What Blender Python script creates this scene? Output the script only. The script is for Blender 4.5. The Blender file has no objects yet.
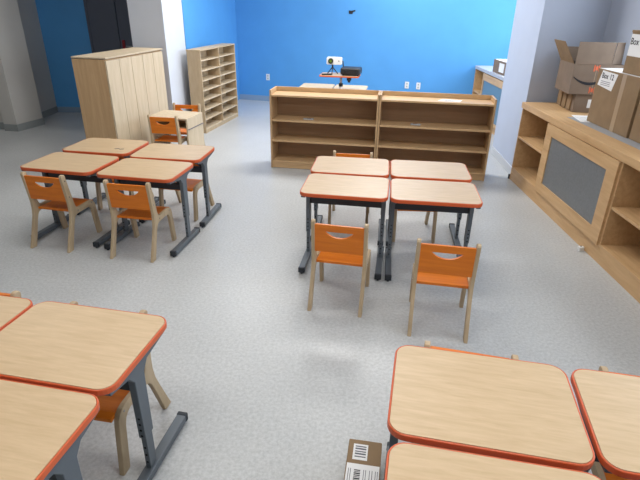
import bpy, bmesh, math, random
from mathutils import Vector, Matrix
random.seed(7)
R = math.radians
col = bpy.context.scene.collection

# ---------------------------------------------------------------- materials
MATS = {}
def new_mat(name):
    m = bpy.data.materials.new(name); m.use_nodes = True
    nt = m.node_tree; b = nt.nodes['Principled BSDF']
    MATS[name] = m
    return m, nt, b
def plain(name, c, rough=.5, metal=0, spec=.5, noise=0, nscale=20):
    m, nt, b = new_mat(name)
    b.inputs['Base Color'].default_value = (*c, 1); b.inputs['Roughness'].default_value = rough
    b.inputs['Metallic'].default_value = metal; b.inputs['Specular IOR Level'].default_value = spec
    if noise:
        tc = nt.nodes.new('ShaderNodeTexCoord'); n = nt.nodes.new('ShaderNodeTexNoise')
        n.inputs['Scale'].default_value = nscale; n.inputs['Detail'].default_value = 5
        r = nt.nodes.new('ShaderNodeValToRGB')
        r.color_ramp.elements[0].position = .3; r.color_ramp.elements[1].position = .7
        r.color_ramp.elements[0].color = (*[v*(1-noise) for v in c], 1)
        r.color_ramp.elements[1].color = (*[min(1, v*(1+noise)) for v in c], 1)
        nt.links.new(tc.outputs['Object'], n.inputs['Vector']); nt.links.new(n.outputs['Fac'], r.inputs['Fac'])
        nt.links.new(r.outputs['Color'], b.inputs['Base Color'])
    return m
def wood(name, c1, c2, scale=(1.2, 26, 26), rough=.45, spec=.4):
    m, nt, b = new_mat(name)
    tc = nt.nodes.new('ShaderNodeTexCoord'); mp = nt.nodes.new('ShaderNodeMapping')
    mp.inputs['Scale'].default_value = scale
    n = nt.nodes.new('ShaderNodeTexNoise'); n.inputs['Scale'].default_value = 2.2; n.inputs['Detail'].default_value = 7
    n.inputs['Roughness'].default_value = .62; n.inputs['Distortion'].default_value = .35
    oi = nt.nodes.new('ShaderNodeObjectInfo'); ad = nt.nodes.new('ShaderNodeVectorMath'); ad.operation = 'ADD'
    ml = nt.nodes.new('ShaderNodeMath'); ml.operation = 'MULTIPLY'; ml.inputs[1].default_value = 30
    r = nt.nodes.new('ShaderNodeValToRGB')
    r.color_ramp.elements[0].position = .3; r.color_ramp.elements[1].position = .68
    r.color_ramp.elements[0].color = (*c1, 1); r.color_ramp.elements[1].color = (*c2, 1)
    nt.links.new(oi.outputs['Random'], ml.inputs[0]); nt.links.new(ml.outputs[0], ad.inputs[1])
    nt.links.new(tc.outputs['Object'], mp.inputs['Vector']); nt.links.new(mp.outputs['Vector'], ad.inputs[0])
    nt.links.new(ad.outputs[0], n.inputs['Vector']); nt.links.new(n.outputs['Fac'], r.inputs['Fac'])
    nt.links.new(r.outputs['Color'], b.inputs['Base Color'])
    b.inputs['Roughness'].default_value = rough; b.inputs['Specular IOR Level'].default_value = spec
    return m
wood('laminate', (.50,.355,.205), (.60,.44,.27), (3.0, 26, 26), .36)
wood('maple', (.43,.27,.135), (.54,.36,.195), (14, 14, 1.1), .5)
wood('maple_long', (.47,.30,.15), (.60,.40,.215), (1.1, 16, 16), .42)
wood('maple_shaded', (.285,.165,.085), (.35,.21,.112), (1.1, 16, 16), .5)  # maple darkened to carry the shade inside the bookshelves
wood('oak', (.50,.305,.145), (.62,.405,.21), (14, 1.1, 12), .45)
wood('birch_pale', (.50,.40,.27), (.60,.49,.345), (10, 10, 1.2), .55)
wood('birch_ply', (.41,.305,.185), (.51,.39,.25), (9, 9, 1.5), .55)
wood('orange_stain', (.60,.145,.008), (.72,.20,.012), (1.5, 18, 18), .4)
plain('orange_edge', (.60,.105,.028), .42)
plain('steel_grey', (.115,.135,.155), .45, .25)
plain('steel_dark', (.03,.036,.045), .5, .2)
plain('black_plastic', (.012,.012,.014), .45)
plain('near_black', (.004,.004,.005), .7)
plain('chrome', (.55,.56,.58), .25, .9)
plain('white_plastic', (.75,.75,.73), .4)
plain('paper', (.80,.80,.80), .7)
plain('paper_grey', (.42,.43,.45), .75)
plain('ink', (.015,.015,.02), .7)
plain('ink_grey', (.13,.13,.15), .7)
plain('cardboard', (.26,.175,.10), .8, 0, .2, .10, 9)
plain('cardboard_grey', (.21,.155,.115), .75, 0, .25, .08, 9)
plain('cardboard_tape', (.40,.285,.175), .3, 0, .5)
plain('orange_mark', (.75,.15,.06), .6)
plain('red_plastic', (.30,.012,.02), .4)
plain('wall_blue', (.085,.315,.66), .55, 0, .4, .03, 3)
plain('wall_white', (.58,.61,.67), .6, 0, .3, .02, 4)
plain('wall_beige', (.50,.485,.46), .65, 0, .3, .02, 4)
plain('base_grey', (.25,.27,.27), .5)
plain('base_blue', (.23,.33,.46), .5)
plain('base_white', (.52,.54,.57), .5)
plain('wall_backlit', (.45,.50,.61), .6, 0, .3, .02, 4)  # white wall colour darkened and blued for the backlit right side
plain('door_grey', (.085,.10,.14), .5)
plain('ceiling_white', (.58,.58,.57), .8)
plain('screen_grey', (.17,.18,.19), .42, 0, .5, .10, 60)
plain('screen_blue', (.13,.23,.32), .42)
plain('counter_grey', (.46,.47,.50), .4)
plain('plastic_sheet', (.34,.36,.39), .35)
plain('lens_green', (.10,.16,.02), .2)

def floor_mat():
    m, nt, b = new_mat('vinyl_floor')
    tc = nt.nodes.new('ShaderNodeTexCoord')
    n = nt.nodes.new('ShaderNodeTexNoise'); n.inputs['Scale'].default_value = 55; n.inputs['Detail'].default_value = 4; n.inputs['Roughness'].default_value = .75
    r = nt.nodes.new('ShaderNodeValToRGB')
    r.color_ramp.elements[0].position = .36; r.color_ramp.elements[1].position = .62
    r.color_ramp.elements[0].color = (.415,.425,.425, 1); r.color_ramp.elements[1].color = (.54,.552,.552, 1)
    n2 = nt.nodes.new('ShaderNodeTexNoise'); n2.inputs['Scale'].default_value = 1.3; n2.inputs['Detail'].default_value = 5
    r2 = nt.nodes.new('ShaderNodeValToRGB')
    r2.color_ramp.elements[0].position = .35; r2.color_ramp.elements[1].position = .7
    r2.color_ramp.elements[0].color = (.93,.93,.93, 1); r2.color_ramp.elements[1].color = (1,1,1, 1)
    mx = nt.nodes.new('ShaderNodeMix'); mx.data_type = 'RGBA'; mx.blend_type = 'MULTIPLY'; mx.inputs['Factor'].default_value = 1
    nt.links.new(tc.outputs['Object'], n.inputs['Vector']); nt.links.new(tc.outputs['Object'], n2.inputs['Vector'])
    nt.links.new(n.outputs['Fac'], r.inputs['Fac']); nt.links.new(n2.outputs['Fac'], r2.inputs['Fac'])
    nt.links.new(r.outputs['Color'], mx.inputs['A']); nt.links.new(r2.outputs['Color'], mx.inputs['B'])
    nt.links.new(mx.outputs['Result'], b.inputs['Base Color'])
    # slightly wavy gloss
    n3 = nt.nodes.new('ShaderNodeTexNoise'); n3.inputs['Scale'].default_value = 5; n3.inputs['Detail'].default_value = 3
    mr = nt.nodes.new('ShaderNodeMapRange'); mr.inputs['To Min'].default_value = .26; mr.inputs['To Max'].default_value = .42
    nt.links.new(tc.outputs['Object'], n3.inputs['Vector']); nt.links.new(n3.outputs['Fac'], mr.inputs['Value'])
    nt.links.new(mr.outputs['Result'], b.inputs['Roughness'])
    b.inputs['Specular IOR Level'].default_value = .4
floor_mat()
def emis(name, c, s):
    m, nt, b = new_mat(name)
    b.inputs['Base Color'].default_value = (*c, 1)
    b.inputs['Emission Color'].default_value = (*c, 1); b.inputs['Emission Strength'].default_value = s
emis('lamp_diffuser', (1, .97, .92), 3)
def glass():
    m = bpy.data.materials.new('window_glass'); m.use_nodes = True; nt = m.node_tree
    nt.nodes.clear()
    o = nt.nodes.new('ShaderNodeOutputMaterial'); t = nt.nodes.new('ShaderNodeBsdfTransparent'); g = nt.nodes.new('ShaderNodeBsdfGlossy')
    g.inputs['Roughness'].default_value = .03; mx = nt.nodes.new('ShaderNodeMixShader'); mx.inputs[0].default_value = .08
    nt.links.new(t.outputs[0], mx.inputs[1]); nt.links.new(g.outputs[0], mx.inputs[2]); nt.links.new(mx.outputs[0], o.inputs[0])
    MATS['window_glass'] = m
glass()

# ---------------------------------------------------------------- helpers
class MB:
    def __init__(s): s.bm = bmesh.new()
    def box(s, x0, x1, y0, y1, z0, z1):
        v = [s.bm.verts.new(p) for p in [(x0,y0,z0),(x1,y0,z0),(x1,y1,z0),(x0,y1,z0),(x0,y0,z1),(x1,y0,z1),(x1,y1,z1),(x0,y1,z1)]]
        for f in [(0,3,2,1),(4,5,6,7),(0,1,5,4),(1,2,6,5),(2,3,7,6),(3,0,4,7)]: s.bm.faces.new([v[i] for i in f])
        return s
    def prism(s, pts, a, b, axis='z', holes=()):
        # extrude 2D outline (optional holes) from a to b along axis
        def P(p, t):
            if axis == 'z': return (p[0], p[1], t)
            if axis == 'x': return (t, p[0], p[1])
            return (p[0], t, p[1])
        loops = [list(pts)] + [list(h) for h in holes]
        if not holes:
            A = [s.bm.verts.new(P(p, a)) for p in pts]; B = [s.bm.verts.new(P(p, b)) for p in pts]
            s.bm.faces.new(A); s.bm.faces.new(B[::-1])
            n = len(pts)
            for i in range(n): s.bm.faces.new([A[i], B[i], B[(i+1) % n], A[(i+1) % n]])
        else:
            lv = []
            for t in (a, b):
                es = []; ls = []
                for L in loops:
                    vs = [s.bm.verts.new(P(p, t)) for p in L]; ls.append(vs)
                    for i in range(len(vs)): es.append(s.bm.edges.new((vs[i], vs[(i+1) % len(vs)])))
                bmesh.ops.triangle_fill(s.bm, use_beauty=True, edges=es)
                lv.append(ls)
            for k in range(len(loops)):
                A, B = lv[0][k], lv[1][k]; n = len(A)
                for i in range(n): s.bm.faces.new([A[i], B[i], B[(i+1) % n], A[(i+1) % n]])
        return s
    def tube(s, pts, r, n=10, r2=None):
        rings = []; pts = [Vector(p) for p in pts]; m = len(pts)
        for i, p in enumerate(pts):
            d = (pts[min(i+1, m-1)] - pts[max(i-1, 0)]).normalized()
            u = d.orthogonal().normalized(); w = d.cross(u)
            rr = r if r2 is None else r + (r2-r)*i/(m-1)
            rings.append([s.bm.verts.new(p + (u*math.cos(2*math.pi*k/n) + w*math.sin(2*math.pi*k/n))*rr) for k in range(n)])
        for a, b in zip(rings, rings[1:]):
            for k in range(n): s.bm.faces.new([a[k], a[(k+1) % n], b[(k+1) % n], b[k]])
        s.bm.faces.new(rings[0][::-1]); s.bm.faces.new(rings[-1])
        return s
    def build(s, name, mat, parent=None, bevel=0, smooth=False, seg=2):
        bmesh.ops.recalc_face_normals(s.bm, faces=s.bm.faces)
        me = bpy.data.meshes.new(name); s.bm.to_mesh(me); s.bm.free()
        me.materials.append(MATS[mat])
        o = bpy.data.objects.new(name, me); col.objects.link(o)
        if parent: o.parent = parent
        if bevel:
            md = o.modifiers.new('bevel', 'BEVEL'); md.width = bevel; md.segments = seg; md.limit_method = 'ANGLE'; md.angle_limit = R(40)
        if smooth:
            for p in me.polygons: p.use_smooth = True
        return o
def tag(o, label=None, cat=None, group=None, kind=None):
    if label: o['label'] = label
    if cat: o['category'] = cat
    if group: o['group'] = group
    if kind: o['kind'] = kind
    return o
def thing(name, label, cat, loc=(0,0,0), rz=0, group=None):
    o = bpy.data.objects.new(name, None); col.objects.link(o)
    o.empty_display_size = .1
    o.location = loc; o.rotation_euler = (0, 0, R(rz))
    return tag(o, label, cat, group)
def dup(o, parent=None):
    c = o.copy(); col.objects.link(c); c.parent = parent
    for ch in list(o.children): dup(ch, c)
    return c
def struct(name, mb, mat, **k):
    return tag(mb.build(name, mat, **k), kind='structure')
def rrect(x0, x1, y0, y1, r, n=6):
    pts = []
    for cx, cy, a in ((x1-r, y1-r, 0), (x0+r, y1-r, 90), (x0+r, y0+r, 180), (x1-r, y0+r, 270)):
        for k in range(n+1):
            t = R(a + 90*k/n); pts.append((cx+r*math.cos(t), cy+r*math.sin(t)))
    return pts
def lettering(text, size, name, mat, parent, loc, rot):
    cu = bpy.data.curves.new(name, 'FONT'); cu.body = text; cu.size = size; cu.extrude = .0004; cu.offset = size*.012
    t = bpy.data.objects.new(name+'_c', cu); col.objects.link(t)
    bpy.context.view_layer.update()
    me = bpy.data.meshes.new_from_object(t.evaluated_get(bpy.context.evaluated_depsgraph_get()))
    bpy.data.objects.remove(t)
    me.materials.clear(); me.materials.append(MATS[mat])
    o = bpy.data.objects.new(name, me); col.objects.link(o); o.parent = parent
    o.location = loc; o.rotation_euler = rot
    return o

# ---------------------------------------------------------------- camera (fitted)
H = 1.79896; PITCH = .445035; ROLL = .0180647; F = 501.09
cp, sp = math.cos(PITCH), math.sin(PITCH)
fw = Vector((0, cp, -sp)); r0 = Vector((1,0,0)); u0 = Vector((0, sp, cp))
rr = math.cos(ROLL)*r0 + math.sin(ROLL)*u0; uu = -math.sin(ROLL)*r0 + math.cos(ROLL)*u0
cd = bpy.data.cameras.new('camera'); cam = bpy.data.objects.new('camera', cd); col.objects.link(cam)
mt = Matrix((rr, uu, -fw)).transposed().to_4x4(); mt.translation = (0, 0, H)
cam.matrix_world = mt
cd.sensor_width = 36; cd.lens = F/640*36; cd.clip_start = .05
bpy.context.scene.camera = cam

# ---------------------------------------------------------------- the room
CE = 3.0
fl = MB(); fl.box(-6.2, 4.2, -2.2, 12.2, -.1, 0); struct('floor', fl, 'vinyl_floor')
c_ = MB(); c_.box(-6.2, 4.2, -2.2, 12.2, CE, CE+.1); struct('ceiling', c_, 'ceiling_white')
def wall_poly(name, pts, mat, z0=0, z1=CE): return struct(name, MB().prism(pts, z0, z1), mat)
def seg(a, b, t, off=0, ext=0):
    # rectangle of thickness t behind (left of) the directed line a->b ; negative off pushes it out in front
    a = Vector(a); b = Vector(b); d = (b-a).normalized(); n = Vector((-d.y, d.x))
    a = a - d*ext; b = b + d*ext
    return [tuple(a+n*off), tuple(b+n*off), tuple(b+n*(off+t)), tuple(a+n*(off+t))]
BW0 = (-1.65, 10.25); BW1 = (3.62, 8.80)
wall_poly('wall_back', seg(BW0, BW1, .15, 0, .06), 'wall_blue')
struct('baseboard_back', MB().prism(seg(BW0, BW1, -.012), 0, .10), 'base_blue')
# blue side wall running from the middle column to the back wall
W0 = (-1.965, 7.66); W1 = (-1.65, 10.25)
wall_poly('wall_left_inner', seg(W0, W1, .12, 0), 'wall_blue')
struct('baseboard_left_inner', MB().prism(seg((-1.955,7.74), (-1.665,10.23), -.012), 0, .10), 'base_blue')
# the middle column: white painted drywall
colp = [(-2.075,7.05), (-1.975,7.655), (-2.44,7.73), (-2.54,7.12)]
wall_poly('trim_1', colp, 'wall_white')
# far left bay: blue wall with dark double door
WY = 8.70
wall_poly('wall_left_back', [(-4.6,WY),(-2.0,WY),(-2.0,WY+.15),(-4.6,WY+.15)], 'wall_blue')
struct('baseboard_left_back', MB().box(-4.54,-3.77,WY-.012,WY,0,.09), 'base_blue')
for i, (x0, x1) in enumerate(((-3.73,-3.292), (-3.278,-2.84))):
    d = struct('door_%d' % (i+1), MB().box(x0, x1, WY-.045, WY-.002, .01, 2.1), 'door_grey', bevel=.003)
    if i == 1:
        k = MB().box(x0+.035, x0+.075, WY-.075, WY-.045, .98, 1.18).build('lock_plate', 'red_plastic', d, bevel=.004)
        MB().tube([(x0+.10,WY-.05,1.09),(x0+.10,WY-.10,1.09),(x0+.20,WY-.10,1.09)], .01).build('door_handle', 'chrome', d)
struct('trim_2', MB().box(-3.765,-3.73,WY-.06,WY-.001,0,2.17).box(-2.84,-2.77,WY-.06,WY-.001,0,2.17).box(-3.73,-2.84,WY-.06,WY-.001,2.10,2.17), 'door_grey')
# left pier and the walls beside it
wall_poly('trim_3', [(-4.66,7.32),(-4.452,7.29),(-4.315,7.76),(-4.66,7.80)], 'wall_beige')
struct('baseboard_left_pier', MB().prism([(-4.66,7.306),(-4.444,7.276),(-4.300,7.766),(-4.315,7.766),(-4.456,7.291),(-4.66,7.319)], 0, .10), 'base_grey')
wall_poly('wall_left_recess', [(-4.55,7.80),(-4.70,7.80),(-4.70,8.85),(-4.55,8.85)], 'wall_beige')
struct('baseboard_left_recess', MB().box(-4.55,-4.538,7.79,WY-.012,0,.10), 'base_grey')
wall_poly('wall_left_front', [(-6.1,7.42),(-4.66,7.42),(-4.66,7.55),(-6.1,7.55)], 'wall_beige')
struct('baseboard_left_front', MB().box(-6.0,-4.66,7.408,7.42,0,.10), 'base_grey')
wall_poly('wall_left', [(-6.2,-2.2),(-6.0,-2.2),(-6.0,7.45),(-6.2,7.45)], 'wall_beige')
wall_poly('wall_rear', [(-6.2,-2.2),(3.2,-2.2),(3.2,-2.05),(-6.2,-2.05)], 'wall_beige')
# right pier (white) and right wall with windows
wall_poly('trim_4', [(2.205,5.56),(3.40,5.56),(3.40,6.58),(2.275,6.58)], 'wall_backlit')
struct('baseboard_right_pier', MB().prism([(2.193,5.562),(2.205,5.562),(2.275,6.58),(2.263,6.58)], 0, .10), 'base_white')
def window_wall(name, x, y0, y1, wins, sill, head, mat):
    b = MB(); b.box(x, x+.14, y0, y1, 0, sill); b.box(x, x+.14, y0, y1, head, CE)
    e = y0
    for a, c in wins:
        b.box(x, x+.14, e, a, sill, head); e = c
    b.box(x, x+.14, e, y1, sill, head)
    struct(name, b, mat)
wn = [0]
def window(x, y0, y1, z0, z1):
    wn[0] += 1
    f = MB(); t = .045
    f.box(x+.03,x+.09,y0,y0+t,z0,z1).box(x+.03,x+.09,y1-t,y1,z0,z1).box(x+.03,x+.09,y0+t,y1-t,z0,z0+t).box(x+.03,x+.09,y0+t,y1-t,z1-t,z1)
    my = (y0+y1)/2
    f.box(x+.035,x+.085,my-.02,my+.02,z0+t,z1-t)
    o = struct('window_%d' % wn[0], f, 'white_plastic')
    MB().box(x+.058,x+.062,y0+t,y1-t,z0+t,z1-t).build('pane', 'window_glass', o)
WX = 2.87
wins = [(3.25, 4.84), (1.1, 2.9), (-1.2, .7)]
window_wall('wall_right', WX, -2.2, 5.60, sorted(wins), 1.0, 2.55, 'wall_backlit')
for a, b in wins: window(WX, a, b, 1.0, 2.55)
fwins = [(6.75, 8.55)]
window_wall('wall_right_far', 3.36, 6.56, 9.1, fwins, 1.0, 2.55, 'wall_white')
for a, b in fwins: window(3.36, a, b, 1.0, 2.55)

# outlets and the small mark on the back wall
dB = (Vector(BW1)-Vector(BW0)).normalized(); nB = Vector((dB.y, -dB.x)); aB = math.degrees(math.atan2(dB.y, dB.x))
for i, (u, z, lab) in enumerate([(.61,.455,'white wall outlet on the blue wall left of the low shelves'),
                            (3.285,.455,'white wall outlet above the right low shelf, left one of the pair'),
                            (3.49,.45,'white wall outlet above the right low shelf, right one of the pair')]):
    p = Vector(BW0)+dB*u
    t = thing('wall_outlet', lab, 'outlet', (p.x, p.y, z), aB, 'outlets on the blue wall')
    MB().box(-.036,.036,-.008,-.0005,-.058,.058).build('cover_plate', 'white_plastic', t, .002)
    for zz in (-.024, .024): MB().box(-.013,.013,-.010,-.0075,zz-.014,zz+.014).build('socket', 'paper_grey', t)
p = Vector(BW0)+dB*2.218
t = thing('wall_hook', 'small dark scrap stuck high on the blue wall', 'hook', (p.x, p.y, 1.633), aB)
MB().prism([(-.055,.025),(-.05,-.03),(.012,-.03),(.02,.0),(.062,.012),(.06,.035),(.0,.02)], -.012, -.001, 'y').build('bracket', 'ink', t)
MB().tube([(-.02,-.001,0),(-.02,-.03,0)], .012).build('peg', 'ink', t)

# ---------------------------------------------------------------- school desks
HD = .6116; DW = .61; DD = .457
def make_desk():
    t = thing('school_desk', '', 'desk')
    x, y, th = DW/2, DD/2, .026
    top = MB().prism(rrect(-x+.0075, x-.0075, -y+.0075, y-.0075, .052), HD-th+.001, HD).build('tabletop', 'laminate', t)
    MB().prism(rrect(-x, x, -y, y, .06), HD-th, HD-.0005, holes=[rrect(-x+.0075, x-.0075, -y+.0075, y-.0075, .052)]).build('edge_band', 'orange_edge', top, .004)
    PY = .03
    for s in (-1, 1):
        x0, x1 = sorted((s*.262, s*.292))
        g = MB().prism([(-.205,HD-th-.001),(.205,HD-th-.001),(.205,HD-th-.014),(PY+.065,HD-.062),(PY+.034,HD-.10),(PY+.030,.22),(PY-.030,.22),(PY-.034,HD-.10),(PY-.065,HD-.062),(-.205,HD-th-.014)], x0, x1, 'x')
        leg = g.build('leg', 'steel_grey', t, .003)
        MB().box(x0+.004,x1-.004,PY-.024,PY+.024,.048,.22).build('inner_post', 'steel_grey', leg, .002)
        for k in range(4):
            z = .235+.03*k
            for q in (-1, 1): MB().tube([(s*.277,PY+q*.0295,z),(s*.277,PY+q*.0315,z)], .006, 8).build('adjustment_hole', 'near_black', leg)
        for k in range(3):
            z = .085+.04*k
            for q in (-1, 1): MB().tube([(s*.277,PY+q*.0235,z),(s*.277,PY+q*.0255,z)], .0055, 8).build('adjustment_hole', 'near_black', leg)
        MB().box(s*.277-.022,s*.277+.022,-.250,.19,.012,.048).build('foot', 'steel_grey', leg, .004)
        for (e0, e1) in ((-.268,-.245), (.185,.207)):
            c = MB().box(s*.277-.024,s*.277+.024,e0,e1,.010,.051)
            c.tube([(s*.277,(e0+e1)/2,0),(s*.277,(e0+e1)/2,.012)], .010, 10)
            c.build('end_cap', 'steel_dark', leg, .005)
        MB().tube([(s*.205,PY-.036,HD-th-.022),(s*.262,PY-.036,HD-th-.022)], .008, 8).build('bolt', 'chrome', leg)
        MB().prism([(s*.262,HD-th-.001),(s*.150,HD-th-.001),(s*.150,HD-th-.010),(s*.262,HD-.115)], PY-.028, PY+.028, 'y').build('bracket', 'steel_dark', t)
    MB().box(-.262,.262,PY-.016,PY+.016,.447,.497).build('crossbar', 'steel_dark', t, .003)
    return t
def rotp(a, x, y): a = R(a); return (x*math.cos(a)-y*math.sin(a), x*math.sin(a)+y*math.cos(a))
G1 = 'middle table cluster'; 
desk_list = [
 (.181,3.413,-8.4,'orange-rimmed desk at near left of the middle cluster, one orange chair before it', 'desks of the middle cluster'),
 (.240,3.899,-7.0,'far left desk of the middle cluster, facing the left low bookshelf', 'desks of the middle cluster'),
 (.795,3.329,-6.9,'near right desk of the middle cluster, behind the right orange chair', 'desks of the middle cluster'),
 (.855,3.827,-6.5,'far right desk of the middle cluster, facing the right low bookshelf', 'desks of the middle cluster'),
 (-1.995,3.858,-11.0,'near left desk of the cluster by the lockers, behind the leftmost chair', 'desks of the cluster by the lockers'),
 (-1.352,3.724,-10.2,'near right desk of the cluster by the lockers, its grey foot on open floor', 'desks of the cluster by the lockers'),
 (-1.910,4.365,-8.5,'far left desk of the cluster by the lockers, dark scribble on its top', 'desks of the cluster by the lockers'),
 (-1.275,4.212,-7.2,'far right desk of the cluster by the lockers, in front of the play table', 'desks of the cluster by the lockers'),
 (-.950,1.560,-10.8,'foreground desk at left with its grey leg and holes showing beside a chair leg', 'desks of the near left cluster'),
 (.556,1.296,-11.3,'large foreground desk at right shown whole, floor box beside its lower left corner', 'desks of the near right cluster'),
]
# neighbours placed by one measured corner
x, y = rotp(-10.6, -.622, 0); desk_list.append((-.945+x, 1.556+y, -10.6, 'foreground desk cut by the left photo edge, only its right end in view', 'desks of the near left cluster'))
x, y = rotp(-10.6, -DW/2, -DD/2); desk_list.append((-.697+x, 1.268+y, -10.8, 'foreground desk in the bottom left corner, cut off by the frame below', 'desks of the near left cluster'))
x, y = rotp(-11.5, DW/2, -DD/2); desk_list.append((.914+x, 1.460+y, -11.5, 'foreground desk cut by the right photo edge, paler top with glare', 'desks of the near right cluster'))
x, y = rotp(-10.0, DW/2, -DD/2); desk_list.append((.213+x, 1.104+y, -10.8, 'foreground desk cut by the bottom edge, beside the parcel on the floor', 'desks of the near right cluster'))
x, y = rotp(-11, .622, 0); desk_list.append((desk_list[-1][0]+x, desk_list[-1][1]+y, -11, 'desk in the bottom right corner, only its rounded corner in view', 'desks of the near right cluster'))
d0 = make_desk(); desks = []
for i, (x, y, a, lab, grp) in enumerate(desk_list):
    d = d0 if i == 0 else dup(d0)
    d.location = (x, y, 0); d.rotation_euler = (0, 0, R(a + (180 if i in (1,3,6,7,8,9,10,12) else 0))); tag(d, lab, 'desk', grp); desks.append(d)
# scribble mark on the desk nearest the lockers
MB().tube([(-.13,.10,HD+.0006),(-.155,.085,HD+.0006),(-.185,.10,HD+.0006),(-.21,.085,HD+.0006)], .003, 6).build('pen_mark', 'ink_grey', desks[6])

# ---------------------------------------------------------------- chairs
def arc(cx, cy, r, a0, a1, n=5): return [(cx+r*math.cos(R(a0+(a1-a0)*k/n)), cy+r*math.sin(R(a0+(a1-a0)*k/n))) for k in range(n+1)]
def make_chair():
    t = thing('child_chair', '', 'chair')
    prof = [(-.030,0),(.024,0)]
    prof += [(.095,.20)] + [(.112,.236),(.128,.254),(.150,.262)]
    prof += [(.285,.264),(.305,.258),(.322,.242),(.332,.215)]
    prof += [(.358,0),(.408,0)]
    prof += [(.378,.245),(.372,.272),(.358,.292),(.338,.304),(.312,.308)]
    prof += [(.175,.306),(.150,.318),(.138,.345)]
    prof += [(.094,.586),(.087,.597),(.073,.600),(.059,.597),(.052,.586)]
    prof += [(.080,.36),(.080,.30),(.070,.245),(.045,.18)]
    for s in (-1, 1):
        x0, x1 = sorted((s*.152, s*.175))
        MB().prism(prof, x0, x1, 'x').build('side_frame', 'birch_ply', t, .003)
    sx = .152
    # gently dished seat
    b = MB(); n = 8; ring = []
    prof2 = []
    for k in range(n+1):
        u = k/n; yy = .125+.262*u; zz = .297-.008*math.sin(math.pi*u)+ (0 if u < .85 else -.008*((u-.85)/.15)**2)
        prof2.append((yy, zz))
    lower = [(p[0], p[1]-.018) for p in prof2[::-1]]
    b.prism(prof2+lower, -sx, sx, 'x'); b.build('seat', 'orange_stain', t, .002)
    # backrest with smile slot, outline in x,z
    outer = rrect(-sx, sx, .384, .575, .006, 2)
    hole = []
    w, ztop = .090, .530
    for k in range(13): u = -1+2*k/12; hole.append((w*u, ztop-.001*(1-u*u)))
    for k in range(1, 12): u = 1-2*k/12; hole.append((w*u, ztop-.003-.040*(1-abs(u)**2.2)))
    bb_ = MB().prism(outer, -.0075, .0075, 'y', holes=[hole])
    for v in bb_.bm.verts: v.co.y += .083-(v.co.z-.388)*.09
    bb_.build('backrest', 'orange_stain', t)
    sc = MB()
    for s in (-1, 1):
        for (yy, zz) in ((.094,.42),(.08,.55),(.16,.286),(.33,.286)):
            sc.tube([(s*.1745,yy,zz),(s*.1765,yy,zz)], .005, 8)
    sc.build('screw', 'chrome', t)
    return t
chair_list = [
 (.103,2.705,-11.3,'orange backed plywood chair before the middle cluster, left one of two'),
 (.708,2.455,-10.3,'orange backed plywood chair before the middle cluster, right one of two, further out'),
 (-2.107,3.515,-11.5,'small plywood chair with orange back, leftmost in view, pushed to the left cluster'),
 (-1.420,3.372,-8.4,'small plywood chair with orange back at the left cluster, second from the left'),
 (.288,4.42,173,'small orange chair behind the middle cluster, top rail showing before the low bookshelf'),
 (.790,4.160,178,'small wooden chair tucked fully under the far right desk of the middle cluster'),
 (-1.205,4.545,169,'small chair under the left cluster, orange seat and curved leg showing at right'),
 (-1.845,4.71,171,'small chair tucked under the scribbled desk, only a pale leg shows'),
 (-.897,1.885,170,'plywood chair under the left foreground desk, curved legs by the grey foot'),
 (-1.515,2.02,170,'small chair behind the desk cut by the left edge, one pale post top showing'),
 (.605,1.635,166.5,'small chair behind the right foreground desk, two pale post tops showing'),
 (1.23,1.505,168,'small chair behind the desk cut by the right edge, one pale post top showing'),
 (-1.830,5.665,-8,'small orange chair standing before the little wooden play table by the lockers'),
 (-1.725,6.56,176,'small orange chair behind the little wooden play table, against the white column'),
]
c0 = make_chair()
for i, (x, y, a, lab) in enumerate(chair_list):
    c = c0 if i == 0 else dup(c0)
    c.location = (x, y, 0); c.rotation_euler = (0, 0, R(a)); tag(c, lab, 'chair', 'small orange and plywood chairs')

# ---------------------------------------------------------------- low bookshelves
def make_shelf():
    t = thing('bookshelf', '', 'bookshelf')
    L, D, hs, h = 1.226, .30, .895, .845
    for x0 in (0, L-.02): MB().box(x0, x0+.02, 0, D, 0, hs).build('side_panel', 'maple', t, .003)
    MB().box(.02, L-.02, D-.012, D, h, hs).build('rear_lip', 'maple_long', t, .002)
    MB().box(.02, L-.02, D-.012, D, .0, h-.0005).build('back_panel', 'maple_shaded', t)
    MB().box(.02, L-.02, .002, D-.012, .825, h).build('top_board', 'maple_long', t, .002)
    for z in (.548, .315): MB().box(.02, L-.02, .008, D-.012, z, z+.022).build('shelf', 'maple_long', t, .002)
    MB().box(.02, L-.02, .004, D-.012, .070, .090).build('bottom_board', 'maple_long', t, .002)
    MB().box(.02, L-.02, .012, .028, .004, .070).build('plinth', 'maple_long', t)
    return t
sh = make_shelf(); SA = -8.8
sh.location = (-.597, 5.752, 0); sh.rotation_euler = (0,0,R(SA))
tag(sh, 'low open maple bookshelf, left one of the pair before the blue wall', 'bookshelf', 'pair of low bookshelves')
x, y = rotp(SA, 1.229, 0); sh2 = dup(sh); sh2.location = (-.597+x, 5.752+y, 0)
tag(sh2, 'low open maple bookshelf, right one of the pair, paper lying on its top', 'bookshelf', 'pair of low bookshelves')
def on_shelf(px, py): q = rotp(SA, px, py); return (-.597+q[0], 5.752+q[1])
q = on_shelf(1.98, .12); t = thing('paper_sheet', 'white paper sheet lying on top of the right low bookshelf', 'paper', (*q, .8455), SA)
MB().prism([(-.13,-.05),(.10,-.07),(.14,.05),(-.07,.08)], 0, .002).build('sheet', 'paper', t)
MB().prism([(-.06,-.02),(.05,-.035),(.06,.0),(-.04,.015)], .002, .0028).build('printed_text', 'ink_grey', t)
q = on_shelf(.43, .10); t = thing('hardware_bag', 'small grey packet on the upper shelf of the left low bookshelf', 'packet', (*q, .571), SA)
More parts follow.
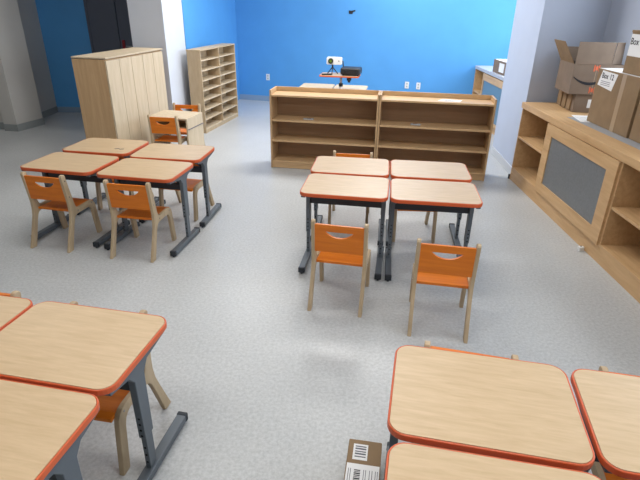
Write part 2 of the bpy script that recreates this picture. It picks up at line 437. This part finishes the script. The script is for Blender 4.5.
MB().prism(rrect(-.06,.06,-.03,.03,.012,3), 0, .010).build('bag', 'paper_grey', t, .004)
MB().prism(rrect(-.02,.03,-.012,.014,.005,3), .010, .013).build('screws', 'chrome', t)
q = on_shelf(1.64, .10); t = thing('hardware_bag', 'small grey packet on the upper shelf of the right low bookshelf', 'packet', (*q, .571), SA-6)
MB().prism(rrect(-.055,.055,-.03,.03,.012,3), 0, .010).build('bag', 'paper_grey', t, .004)
MB().prism(rrect(-.03,.02,-.012,.014,.005,3), .010, .013).build('screws', 'chrome', t)

# ---------------------------------------------------------------- locker cabinet
t = thing('locker_cabinet', 'tall pale wood cabinet with five narrow doors in front of the white column', 'cabinet', (-2.325,5.64,0), -11.0)
# local: x<0 is depth, y length
LL, LD, LH = 1.27, .41, 1.215
MB().box(-LD, -.022, 0, LL, 0, LH-.022).build('body', 'maple', t, .003)
MB().box(-LD-.002, .002, -.003, LL+.003, LH-.016, LH).build('top_board', 'birch_pale', t, .003)
for k in range(5):
    y0 = .004+k*(LL-.008)/5; y1 = y0+(LL-.008)/5-.006
    d = MB().box(-.019, 0, y0, y1, .06, LH-.034).build('door', 'birch_pale', t, .002)
MB().box(-.045, -.021, 0, LL, 0, .055).build('plinth', 'birch_pale', t)

# ---------------------------------------------------------------- cubby unit
t = thing('cubby_shelf', 'tall open wooden cubby unit with sixteen slots beside the blue wall', 'shelf', (-1.708,7.36,0), -12.6)
CL, CD, CH = 1.28, .205, 1.16
for y0 in (0, CL/2-.009, CL-.018): MB().box(-CD+.012, 0, y0, y0+.018, 0 if y0 != CL/2-.009 else .06, CH-.018).build('divider', 'birch_ply', t, .002)
MB().box(-CD, -CD+.012, 0, CL, 0, CH-.018).build('back_panel', 'birch_ply', t)
MB().box(-CD-.003, .003, -.003, CL+.003, CH-.018, CH).build('top_board', 'birch_ply', t, .002)
MB().box(-.02, -.004, .018, CL-.018, .0, .05).build('plinth', 'birch_ply', t)
for k in range(8):
    z = .05+k*.1365
    for y0 in (.018, CL/2+.009): MB().box(-CD+.012, -.003, y0, y0+CL/2-.027, z, z+.014).build('shelf', 'birch_pale', t, .001)

# ---------------------------------------------------------------- little play table
t = thing('play_table', 'little pale wooden table between two orange chairs beside the lockers', 'table', (-1.755,6.04,0), -13)
w, d, h = .25, .205, .55
MB().box(-w, w, -d, d, h-.02, h).build('tabletop', 'birch_pale', t, .003)
for s in (-1, 1): MB().box(min(s*w,s*(w-.02)), max(s*w,s*(w-.02)), -d+.005, d-.005, 0, h-.02).build('side_panel', 'birch_pale', t, .003)
MB().box(-w+.02, w-.02, d-.03, d-.012, .36, h-.02).build('back_rail', 'birch_pale', t)
MB().box(-w+.02, w-.02, -.06, d-.03, .40, .415).build('shelf', 'birch_pale', t)
MB().box(w-.0005, w+.012, -d+.01, d-.01, h-.13, h-.125).build('side_groove', 'ink_grey', t)

# ---------------------------------------------------------------- built-in cabinets on the right
UX = 2.15
t = thing('storage_cabinet', 'long low oak cabinet under the right windows with grey mesh door', 'cabinet', (UX,5.49,0), 0)
# local y negative toward the viewer
Y1 = -4.2; UD = WX-UX-.004
MB().box(-.012, UD, Y1, .004, .80, .86).build('countertop', 'oak', t, .003)
for yy in (-.001, -.727, -.745, -1.984, -2.002, -3.2, -4.182): MB().box(.002, UD, yy-.018, yy-.0005, .0 if yy > -.01 else .10, .799).build('upright_panel', 'oak', t, .002)
MB().box(UD-.015, UD-.001, Y1, -.019, .10, .799).build('back_panel', 'oak', t)
MB().box(0, UD-.015, Y1, -.019, .128, .146).build('bottom_board', 'oak', t, .002)
MB().box(.004, .022, Y1, -.019, .0, .128).build('plinth', 'oak', t)
MB().box(.004, UD-.016, -.727, -.019, .478, .498).build('shelf', 'oak', t, .002)
MB().box(.004, UD-.016, -3.2, -2.021, .440, .460).build('shelf', 'oak', t, .002)
MB().box(.004, UD-.016, -4.18, -3.22, .440, .460).build('shelf', 'oak', t, .002)
y0, y1, z0, z1 = -1.998, -.730, .135, .795
sy0, sy1, sz0, sz1 = -1.862, -.855, .238, .695
dr = MB().prism([(y0,z0),(y1,z0),(y1,z1),(y0,z1)], -.018, .001, 'x', holes=[[(sy0,sz0),(sy1,sz0),(sy1,sz1),(sy0,sz1)]]).build('door', 'oak', t)
MB().box(-.008, -.002, sy0, sy1, sz0, sz1).build('mesh_screen', 'screen_grey', dr)
MB().tube([(.0,.012,.0),(.0,.012,.05)], .014, 10).build('levelling_foot', 'steel_dark', t)
t = thing('door_stop', 'small white block on the floor against the oak cabinet plinth', 'door stop', (2.118,3.661,0), 15)
MB().prism(rrect(-.022,.022,-.018,.018,.006,3), 0, .036).build('block', 'white_plastic', t, .004)
MB().tube([(-.001,0,.036),(-.001,0,.042)], .008, 8).build('screw', 'chrome', t)

t = thing('storage_cabinet', 'far low cabinet beyond the white pier with grey top and blue-grey door', 'cabinet', (2.61,9.02,0), 0)
MB().box(-.012, .72, -2.40, 0, .80, .85).build('countertop', 'counter_grey', t, .003)
for yy in (0, -.50, -2.38): MB().box(.0, .72, yy-.02, yy, .0, .80).build('upright_panel', 'oak', t)
MB().box(.70, .72, -2.38, -.02, 0, .80).build('back_panel', 'oak', t)
MB().box(0, .70, -.50, -.02, .43, .45).build('shelf', 'oak', t); MB().box(0, .70, -2.38, -.02, .08, .10).build('bottom_board', 'oak', t)
MB().box(.01, .03, -2.38, -.02, .0, .08).build('plinth', 'oak', t)
dr = MB().prism([(-2.36,.11),(-.53,.11),(-.53,.79),(-2.36,.79)], -.018, .0, 'x', holes=[[(-2.25,.16),(-.58,.16),(-.58,.69),(-2.25,.69)]]).build('door', 'oak', t)
MB().box(-.008, -.002, -2.25, -.58, .16, .69).build('mesh_screen', 'screen_blue', dr)

# ---------------------------------------------------------------- things on the counters
def carton(name, label, loc, rz, w, d, h, mat='cardboard', group=None):
    t = thing(name, label, 'box', loc, rz, group)
    body = MB().box(0, w, 0, d, 0, h).build('body', mat, t, .004)
    return t, body
CT = .8605
# sealed box on the far counter
t, b = carton('cardboard_box', 'small box with white label on the far counter beyond the white pier', (2.655,7.70,.8505), 2, .30, .50, .185, 'cardboard_grey')
MB().box(-.002,-.0005,.04,.24,.03,.155).build('shipping_label', 'paper', t)
MB().box(.01,.29,.02,.48,.1855,.187).build('pale_lid', 'paper', t)
# lower box
t, b = carton('cardboard_box', 'flat low box underneath the open flapped box with the curved smile mark', (2.432,4.965,CT), -5, .385, .47, .172, 'cardboard_grey')
MB().box(.125,.195,-.002,-.0005,.045,.125).build('shipping_label', 'paper', t)
for k in range(3): MB().box(-.012,-.0005,.06+.13*k,.16+.13*k,.01,.155).build('flap', 'cardboard', t, .002)
# open box with flaps, sits on the lower box
t = thing('open_cardboard_box', 'open box with raised flaps, black curved smile and orange marks, on the low box', 'box', (2.352,4.952,CT+.1735), -5)
w, d, h, th = .455, .40, .272, .006
MB().box(0,w,0,d,0,th).box(0,w,0,th,th,h).box(0,w,d-th,d,th,h).box(0,th,th,d-th,th,h).box(w-th,w,th,d-th,th,h).build('body', 'cardboard_grey', t)
def flap(name, pts, mat='cardboard_grey'):
    bm = bmesh.new(); P = [Vector(p) for p in pts]; n = (P[1]-P[0]).cross(P[2]-P[0]).normalized()*.005
    A = [bm.verts.new(p) for p in P]; B = [bm.verts.new(p+n) for p in P]
    bm.faces.new(A); bm.faces.new(B[::-1])
    for i in range(4): bm.faces.new([A[i],B[i],B[(i+1)%4],A[(i+1)%4]])
    m = MB(); m.bm.free(); m.bm = bm; return m.build(name, mat, t)
flap('front_flap', [(0,0,h+.001),(w-.13,0,h+.001),(w-.13,-.005,h+.195),(.0,-.005,h+.195)])
flap('right_flap', [(w-.128,.001,h+.001),(w,.10,h+.001),(w+.0,.12,h+.19),(w-.122,.0,h+.195)])
flap('left_flap', [(-.001,.02,h+.001),(-.001,d-.01,h+.001),(-.11,d-.03,h+.19),(-.11,.06,h+.19)], 'cardboard')
flap('rear_flap', [(.02,d,h+.001),(w-.01,d,h+.001),(w-.01,d+.06,h+.12),(.02,d+.06,h+.12)])
MB().box(.02,w-.04,.03,d-.03,.20,.262).build('dark_fill', 'near_black', t)  # near-black block filling the open box almost to its rim
# smile curve on the front face
pts = []
for k in range(15):
    u = k/14; pts.append((.012+.32*u, -.002, .158-.056*math.sin(math.pi*u**.9)-.008*u))
up = [(p[0], p[2]+.004+.009*math.sin(math.pi*k/14)) for k, p in enumerate(pts)]; dn = [(p[0], p[2]-.004-.009*math.sin(math.pi*k/14)) for k, p in enumerate(pts)][::-1]
m = MB()
for k in range(14):
    A = up[k], up[k+1], dn[13-k], dn[14-k]; m.prism(list(A), -.0022, -.0005, 'y')
m.prism([(.310,.180),(.345,.178),(.338,.132),(.328,.155)], -.0022, -.0005, 'y')
m.build('curved_mark', 'ink', t)
for zz in (.210, .012):
    m = MB()
    for (a, b2, c, e) in ((.180,.190,0,.058),(.222,.232,0,.058),(.196,.216,.012,.046)): m.box(a,b2,-.0022,-.0005,zz+c,zz+e) if zz+e < .27 else m.box(a,b2,-.0022,-.0005,zz+c,.27)
    m.build('orange_stamp', 'orange_mark', t)
MB().box(.204,.208,-.0012,-.0004,0,h).build('tape_seam', 'cardboard_tape', t)
# plastic sheet and paper below the large boxes
t = thing('plastic_sheet', 'grey protective sheet on the oak counter below the large taped box', 'sheet', (2.28,4.60,CT), 0)
MB().prism([(0.0,.12),(.03,-.9),(.02,-1.7),(.56,-1.7),(.56,.05),(.3,.14)], 0, .0015).build('sheet', 'plastic_sheet', t)
t = thing('paper_sheet', 'white paper lying on the oak counter between the open box and large box', 'paper', (2.40,4.62,CT+.002), 4)
MB().prism([(-.10,-.10),(.16,-.16),(.24,.13),(-.03,.19)], 0, .0015).build('sheet', 'paper', t)
m = MB()
for k in range(5): m.prism([(-.05,-.08+.045*k),(.15,-.11+.045*k),(.15,-.105+.045*k),(-.05,-.075+.045*k)], .0015, .002)
m.build('printed_text', 'ink_grey', t)
# large box
BH = .452; z = CT+.002
t, b = carton('cardboard_box', 'large brown taped box with slanted white label at the right, on grey sheet', (2.392,3.925,z), 0.5, .44, .645, BH)
MB().box(.01,.43,.0,.645,BH,BH+.0015).build('pale_lid', 'paper', t)  # white layer stands for light reflected off the box lid
MB().box(-.0012,-.0004,.20,.255,.0,BH).build('packing_tape', 'cardboard_tape', t)
lb = MB().prism([(.325,.437),(.565,.444),(.605,.322),(.37,.300)], -.0025, -.0006, 'x').build('handwritten_label', 'paper', t)
lettering('Box', .062, 'lettering', 'ink', lb, (-.0035,.560,.385), (R(90), 0, R(-90)))
lettering('12', .062, 'lettering', 'ink', lb, (-0.0035,0.435,0.385), (R(90), 0, R(-90)))
m = MB()
for k in range(3): m.box(-.0032,-.0026,.41,.56,.330+.014*k,.334+.014*k)
m.build('printed_lines', 'ink_grey', lb)
t, b = carton('cardboard_box', 'darker brown box standing next to the large taped box, cut by the right edge', (2.405,3.19,z), 0, .46, .72, BH)
MB().box(-.0015,-.0004,.30,.36,.0,BH-.02).build('packing_tape', 'cardboard_tape', t)
t, b = carton('cardboard_box', 'box on top of the large boxes at the right edge with a white label', (2.425,3.88,z+BH+.003), 1.5, .36, .375, .315)
lb = MB().box(-.002,-.0006,.19,.368,.13,.290).build('handwritten_label', 'paper', t)
lettering('Box', .068, 'lettering', 'ink', lb, (-.003,.363,.215), (R(90), 0, R(-90)))
lettering('12', .068, 'lettering', 'ink', lb, (-0.003,0.226,0.215), (R(90), 0, R(-90)))
MB().box(-.003,.343,-.003,.378,.300,.318).build('lid', 'cardboard', t, .002)
# box on the floor beside the foreground desk
t, b = carton('cardboard_box', 'small brown parcel on the floor beside the near right desks with barcode labels', (.116,1.19,0), 5, .138, .36, .13)
t.location = (.084,1.200,0); t.rotation_euler = (0,0,R(-9))
zt = .1305
lb = MB().box(.022,.082,.255,.335,zt,zt+.0006).build('barcode_label', 'paper', t)
m = MB()
for k in range(5): m.box(.030,.075,.268+.013*k,.2735+.013*k+.002*(k%2),zt+.0006,zt+.0010)
m.build('barcode', 'ink_grey', lb)
lb = MB().box(.004,.134,.06,.235,zt,zt+.0006).build('shipping_label', 'paper', t)
m = MB(); yy = .10
for k in range(14):
    hh = .003+.003*((k*7) % 3)/2; m.box(.035,.060,yy,yy+hh,zt+.0006,zt+.0010); yy += hh+.0035
m.build('barcode', 'ink', lb)
m = MB()
for xx in (.012,.020,.072,.080,.095,.105,.118,.126): m.box(xx,xx+.0025,.10,.21,zt+.0006,zt+.0010)
m.build('printed_text', 'ink_grey', lb)

# ---------------------------------------------------------------- behind the shelves: two tables, pole stand, camera, projector
for i, (x, y, lab) in enumerate([(-.085,8.07,'pale table just peeking over the left low bookshelf, left of the pole stand'),
                                 (.43,7.98,'pale table just peeking over the left low bookshelf, right of the pole stand')]):
    t = thing('side_table', lab, 'table', (x,y,0), -9, 'tables behind the low bookshelves')
    MB().prism(rrect(-.25,.25,-.22,.22,.04), .585, .610).build('tabletop', 'birch_pale', t, .003)
    for sx in (-1,1):
        for sy in (-1,1): MB().tube([(sx*.21,sy*.18,0),(sx*.21,sy*.18,.585)], .015, 8).build('leg', 'steel_grey', t)
t = thing('projector_stand', 'white pole stand with orange rimmed tray in front of the blue wall', 'stand', (.262,7.56,0), -9)
TZ = .845
MB().tube([(0,0,.03),(0,0,.70)], .024, 12).build('lower_pole', 'white_plastic', t)
MB().tube([(0,0,.70),(0,0,TZ-.02)], .018, 12).build('upper_pole', 'chrome', t)
MB().tube([(0,0,.68),(0,0,.725)], .031, 12).build('collar', 'black_plastic', t)
MB().prism(rrect(-.30,.27,-.19,.19,.05), TZ-.018, TZ).build('tray', 'orange_edge', t, .003)
MB().prism(rrect(-.29,.26,-.18,.18,.045), TZ, TZ+.002).build('tray_surface', 'laminate', t)
MB().box(.10,.16,-.15,-.08,TZ-.06,TZ-.018).tube([(.13,-.11,TZ-.09),(.13,-.11,TZ-.06)], .02, 8).build('clamp', 'black_plastic', t, .003)
for k in range(4):
    a = R(45+90*k); MB().tube([(0,0,.04),(.28*math.cos(a),.22*math.sin(a),.03)], .018, 8).build('leg', 'white_plastic', t)
    MB().tube([(.28*math.cos(a),.22*math.sin(a)-.012,.022),(.28*math.cos(a),.22*math.sin(a)+.012,.022)], .022, 12).build('caster', 'black_plastic', t)
def tray(px, py): q = rotp(-9, px, py); return (.262+q[0], 7.56+q[1], TZ+.0025)
t = thing('tripod_camera', 'white boxy camera with round lens on a black mini tripod on the tray', 'camera', tray(-.125,-.02), -6)
for k in range(3):
    a = R(30+120*k); MB().tube([(0,0,.10),(.085*math.cos(a),.085*math.sin(a),.006)], .007, 8).build('leg', 'black_plastic', t)
MB().tube([(0,0,.09),(0,0,.135)], .011, 8).build('neck', 'black_plastic', t)
MB().prism(rrect(-.085,.135,.135,.235,.018,4), -.035, .035, 'y').build('housing', 'white_plastic', t, .004)
l = MB().tube([(-.025,-.036,.185),(-.025,-.055,.185)], .037, 16).build('lens', 'black_plastic', t)
MB().tube([(-.025,-.054,.185),(-.025,-.058,.185)], .019, 12).build('lens_glass', 'lens_green', l)
MB().tube([(.09,-.036,.185),(.09,-.040,.185)], .008, 8).build('indicator', 'black_plastic', t)
t = thing('projector', 'black rounded projector on the right half of the pole tray', 'projector', tray(.135,-.02), -12)
MB().prism(rrect(-.13,.155,-.13,.13,.045), .012, .105).build('body', 'black_plastic', t, .02, seg=4)
MB().tube([(-.07,-.128,.06),(-.07,-.145,.06)], .03, 14).build('lens', 'near_black', t)
MB().tube([(-.11,.03,.10),(-.12,.03,.185)], .008, 8).build('antenna', 'black_plastic', t)
m = MB()
for sx in (-.09,.12):
    for sy in (-.09,.09): m.tube([(sx,sy,0),(sx,sy,.014)], .01, 8)
m.build('foot', 'near_black', t)
t = thing('remote_control', 'flat black remote lying at the left end of the pole tray', 'remote', tray(-.19,-.12), 10)
MB().prism(rrect(-.075,.065,-.025,.025,.012,3), 0, .018).build('case', 'black_plastic', t, .004)
MB().box(-.04,.03,-.012,.012,.018,.020).build('keypad', 'ink_grey', t)

# ---------------------------------------------------------------- lights of the room
def area(name, loc, size, energy, color, rot):
    l = bpy.data.lights.new(name, 'AREA'); l.shape = 'RECTANGLE'; l.size, l.size_y = size; l.energy = energy; l.color = color
    o = bpy.data.objects.new(name, l); col.objects.link(o); o.location = loc; o.rotation_euler = rot; return o
for i, (x, y, e) in enumerate([(.45,6.4,2.9), (-1.1,7.1,1.5), (1.2,8.5,1.5), (.5,3.7,.55), (-1.4,3.7,.65), (.6,1.0,.75), (-1.3,1.0,.75), (-3.5,5.4,.35)]):  # unseen panels; the far left one is added to brighten its dim floor
    where = ['over the low bookshelves', 'over the white column', 'near the blue wall at right', 'over the middle desk cluster', 'over the left desk cluster', 'over the near right desks', 'over the near left desks', 'added to brighten the far left floor'][i]
    t = thing('ceiling_light', 'recessed rectangular light panel in the ceiling ' + where, 'ceiling light', (x,y,CE), -9, 'ceiling light panels')
    MB().prism([(-.63,-.33),(.63,-.33),(.63,.33),(-.63,.33)], -.02, -.001, holes=[[(-.6,-.3),(.6,-.3),(.6,.3),(-.6,.3)]]).build('frame', 'white_plastic', t)
    MB().box(-.6,.6,-.3,.3,-.012,-.001).build('diffuser', 'lamp_diffuser', t)
    area('panel_lamp', (x,y,CE-.025), (1.2,.6), 24*e, (.99,.97,.94), (0,0,R(-9)))
SKY = (.78,.88,1)
for (a, b) in wins: area('window_daylight', (WX+.12,(a+b)/2,1.78), (1.5,b-a-.1), 42, SKY, (0,R(90),0))
area('window_daylight', (3.48,7.65,1.78), (1.5,1.7), 105, SKY, (0,R(90),0))
w = bpy.data.worlds.new('world'); bpy.context.scene.world = w; w.use_nodes = True
bg = w.node_tree.nodes['Background']; bg.inputs[0].default_value = (.70,.82,1,1); bg.inputs[1].default_value = 1.0

vs = bpy.context.scene.view_settings
vs.view_transform = 'Standard'; vs.look = 'None'; vs.gamma = 1; vs.use_curve_mapping = False; vs.exposure = 0.0
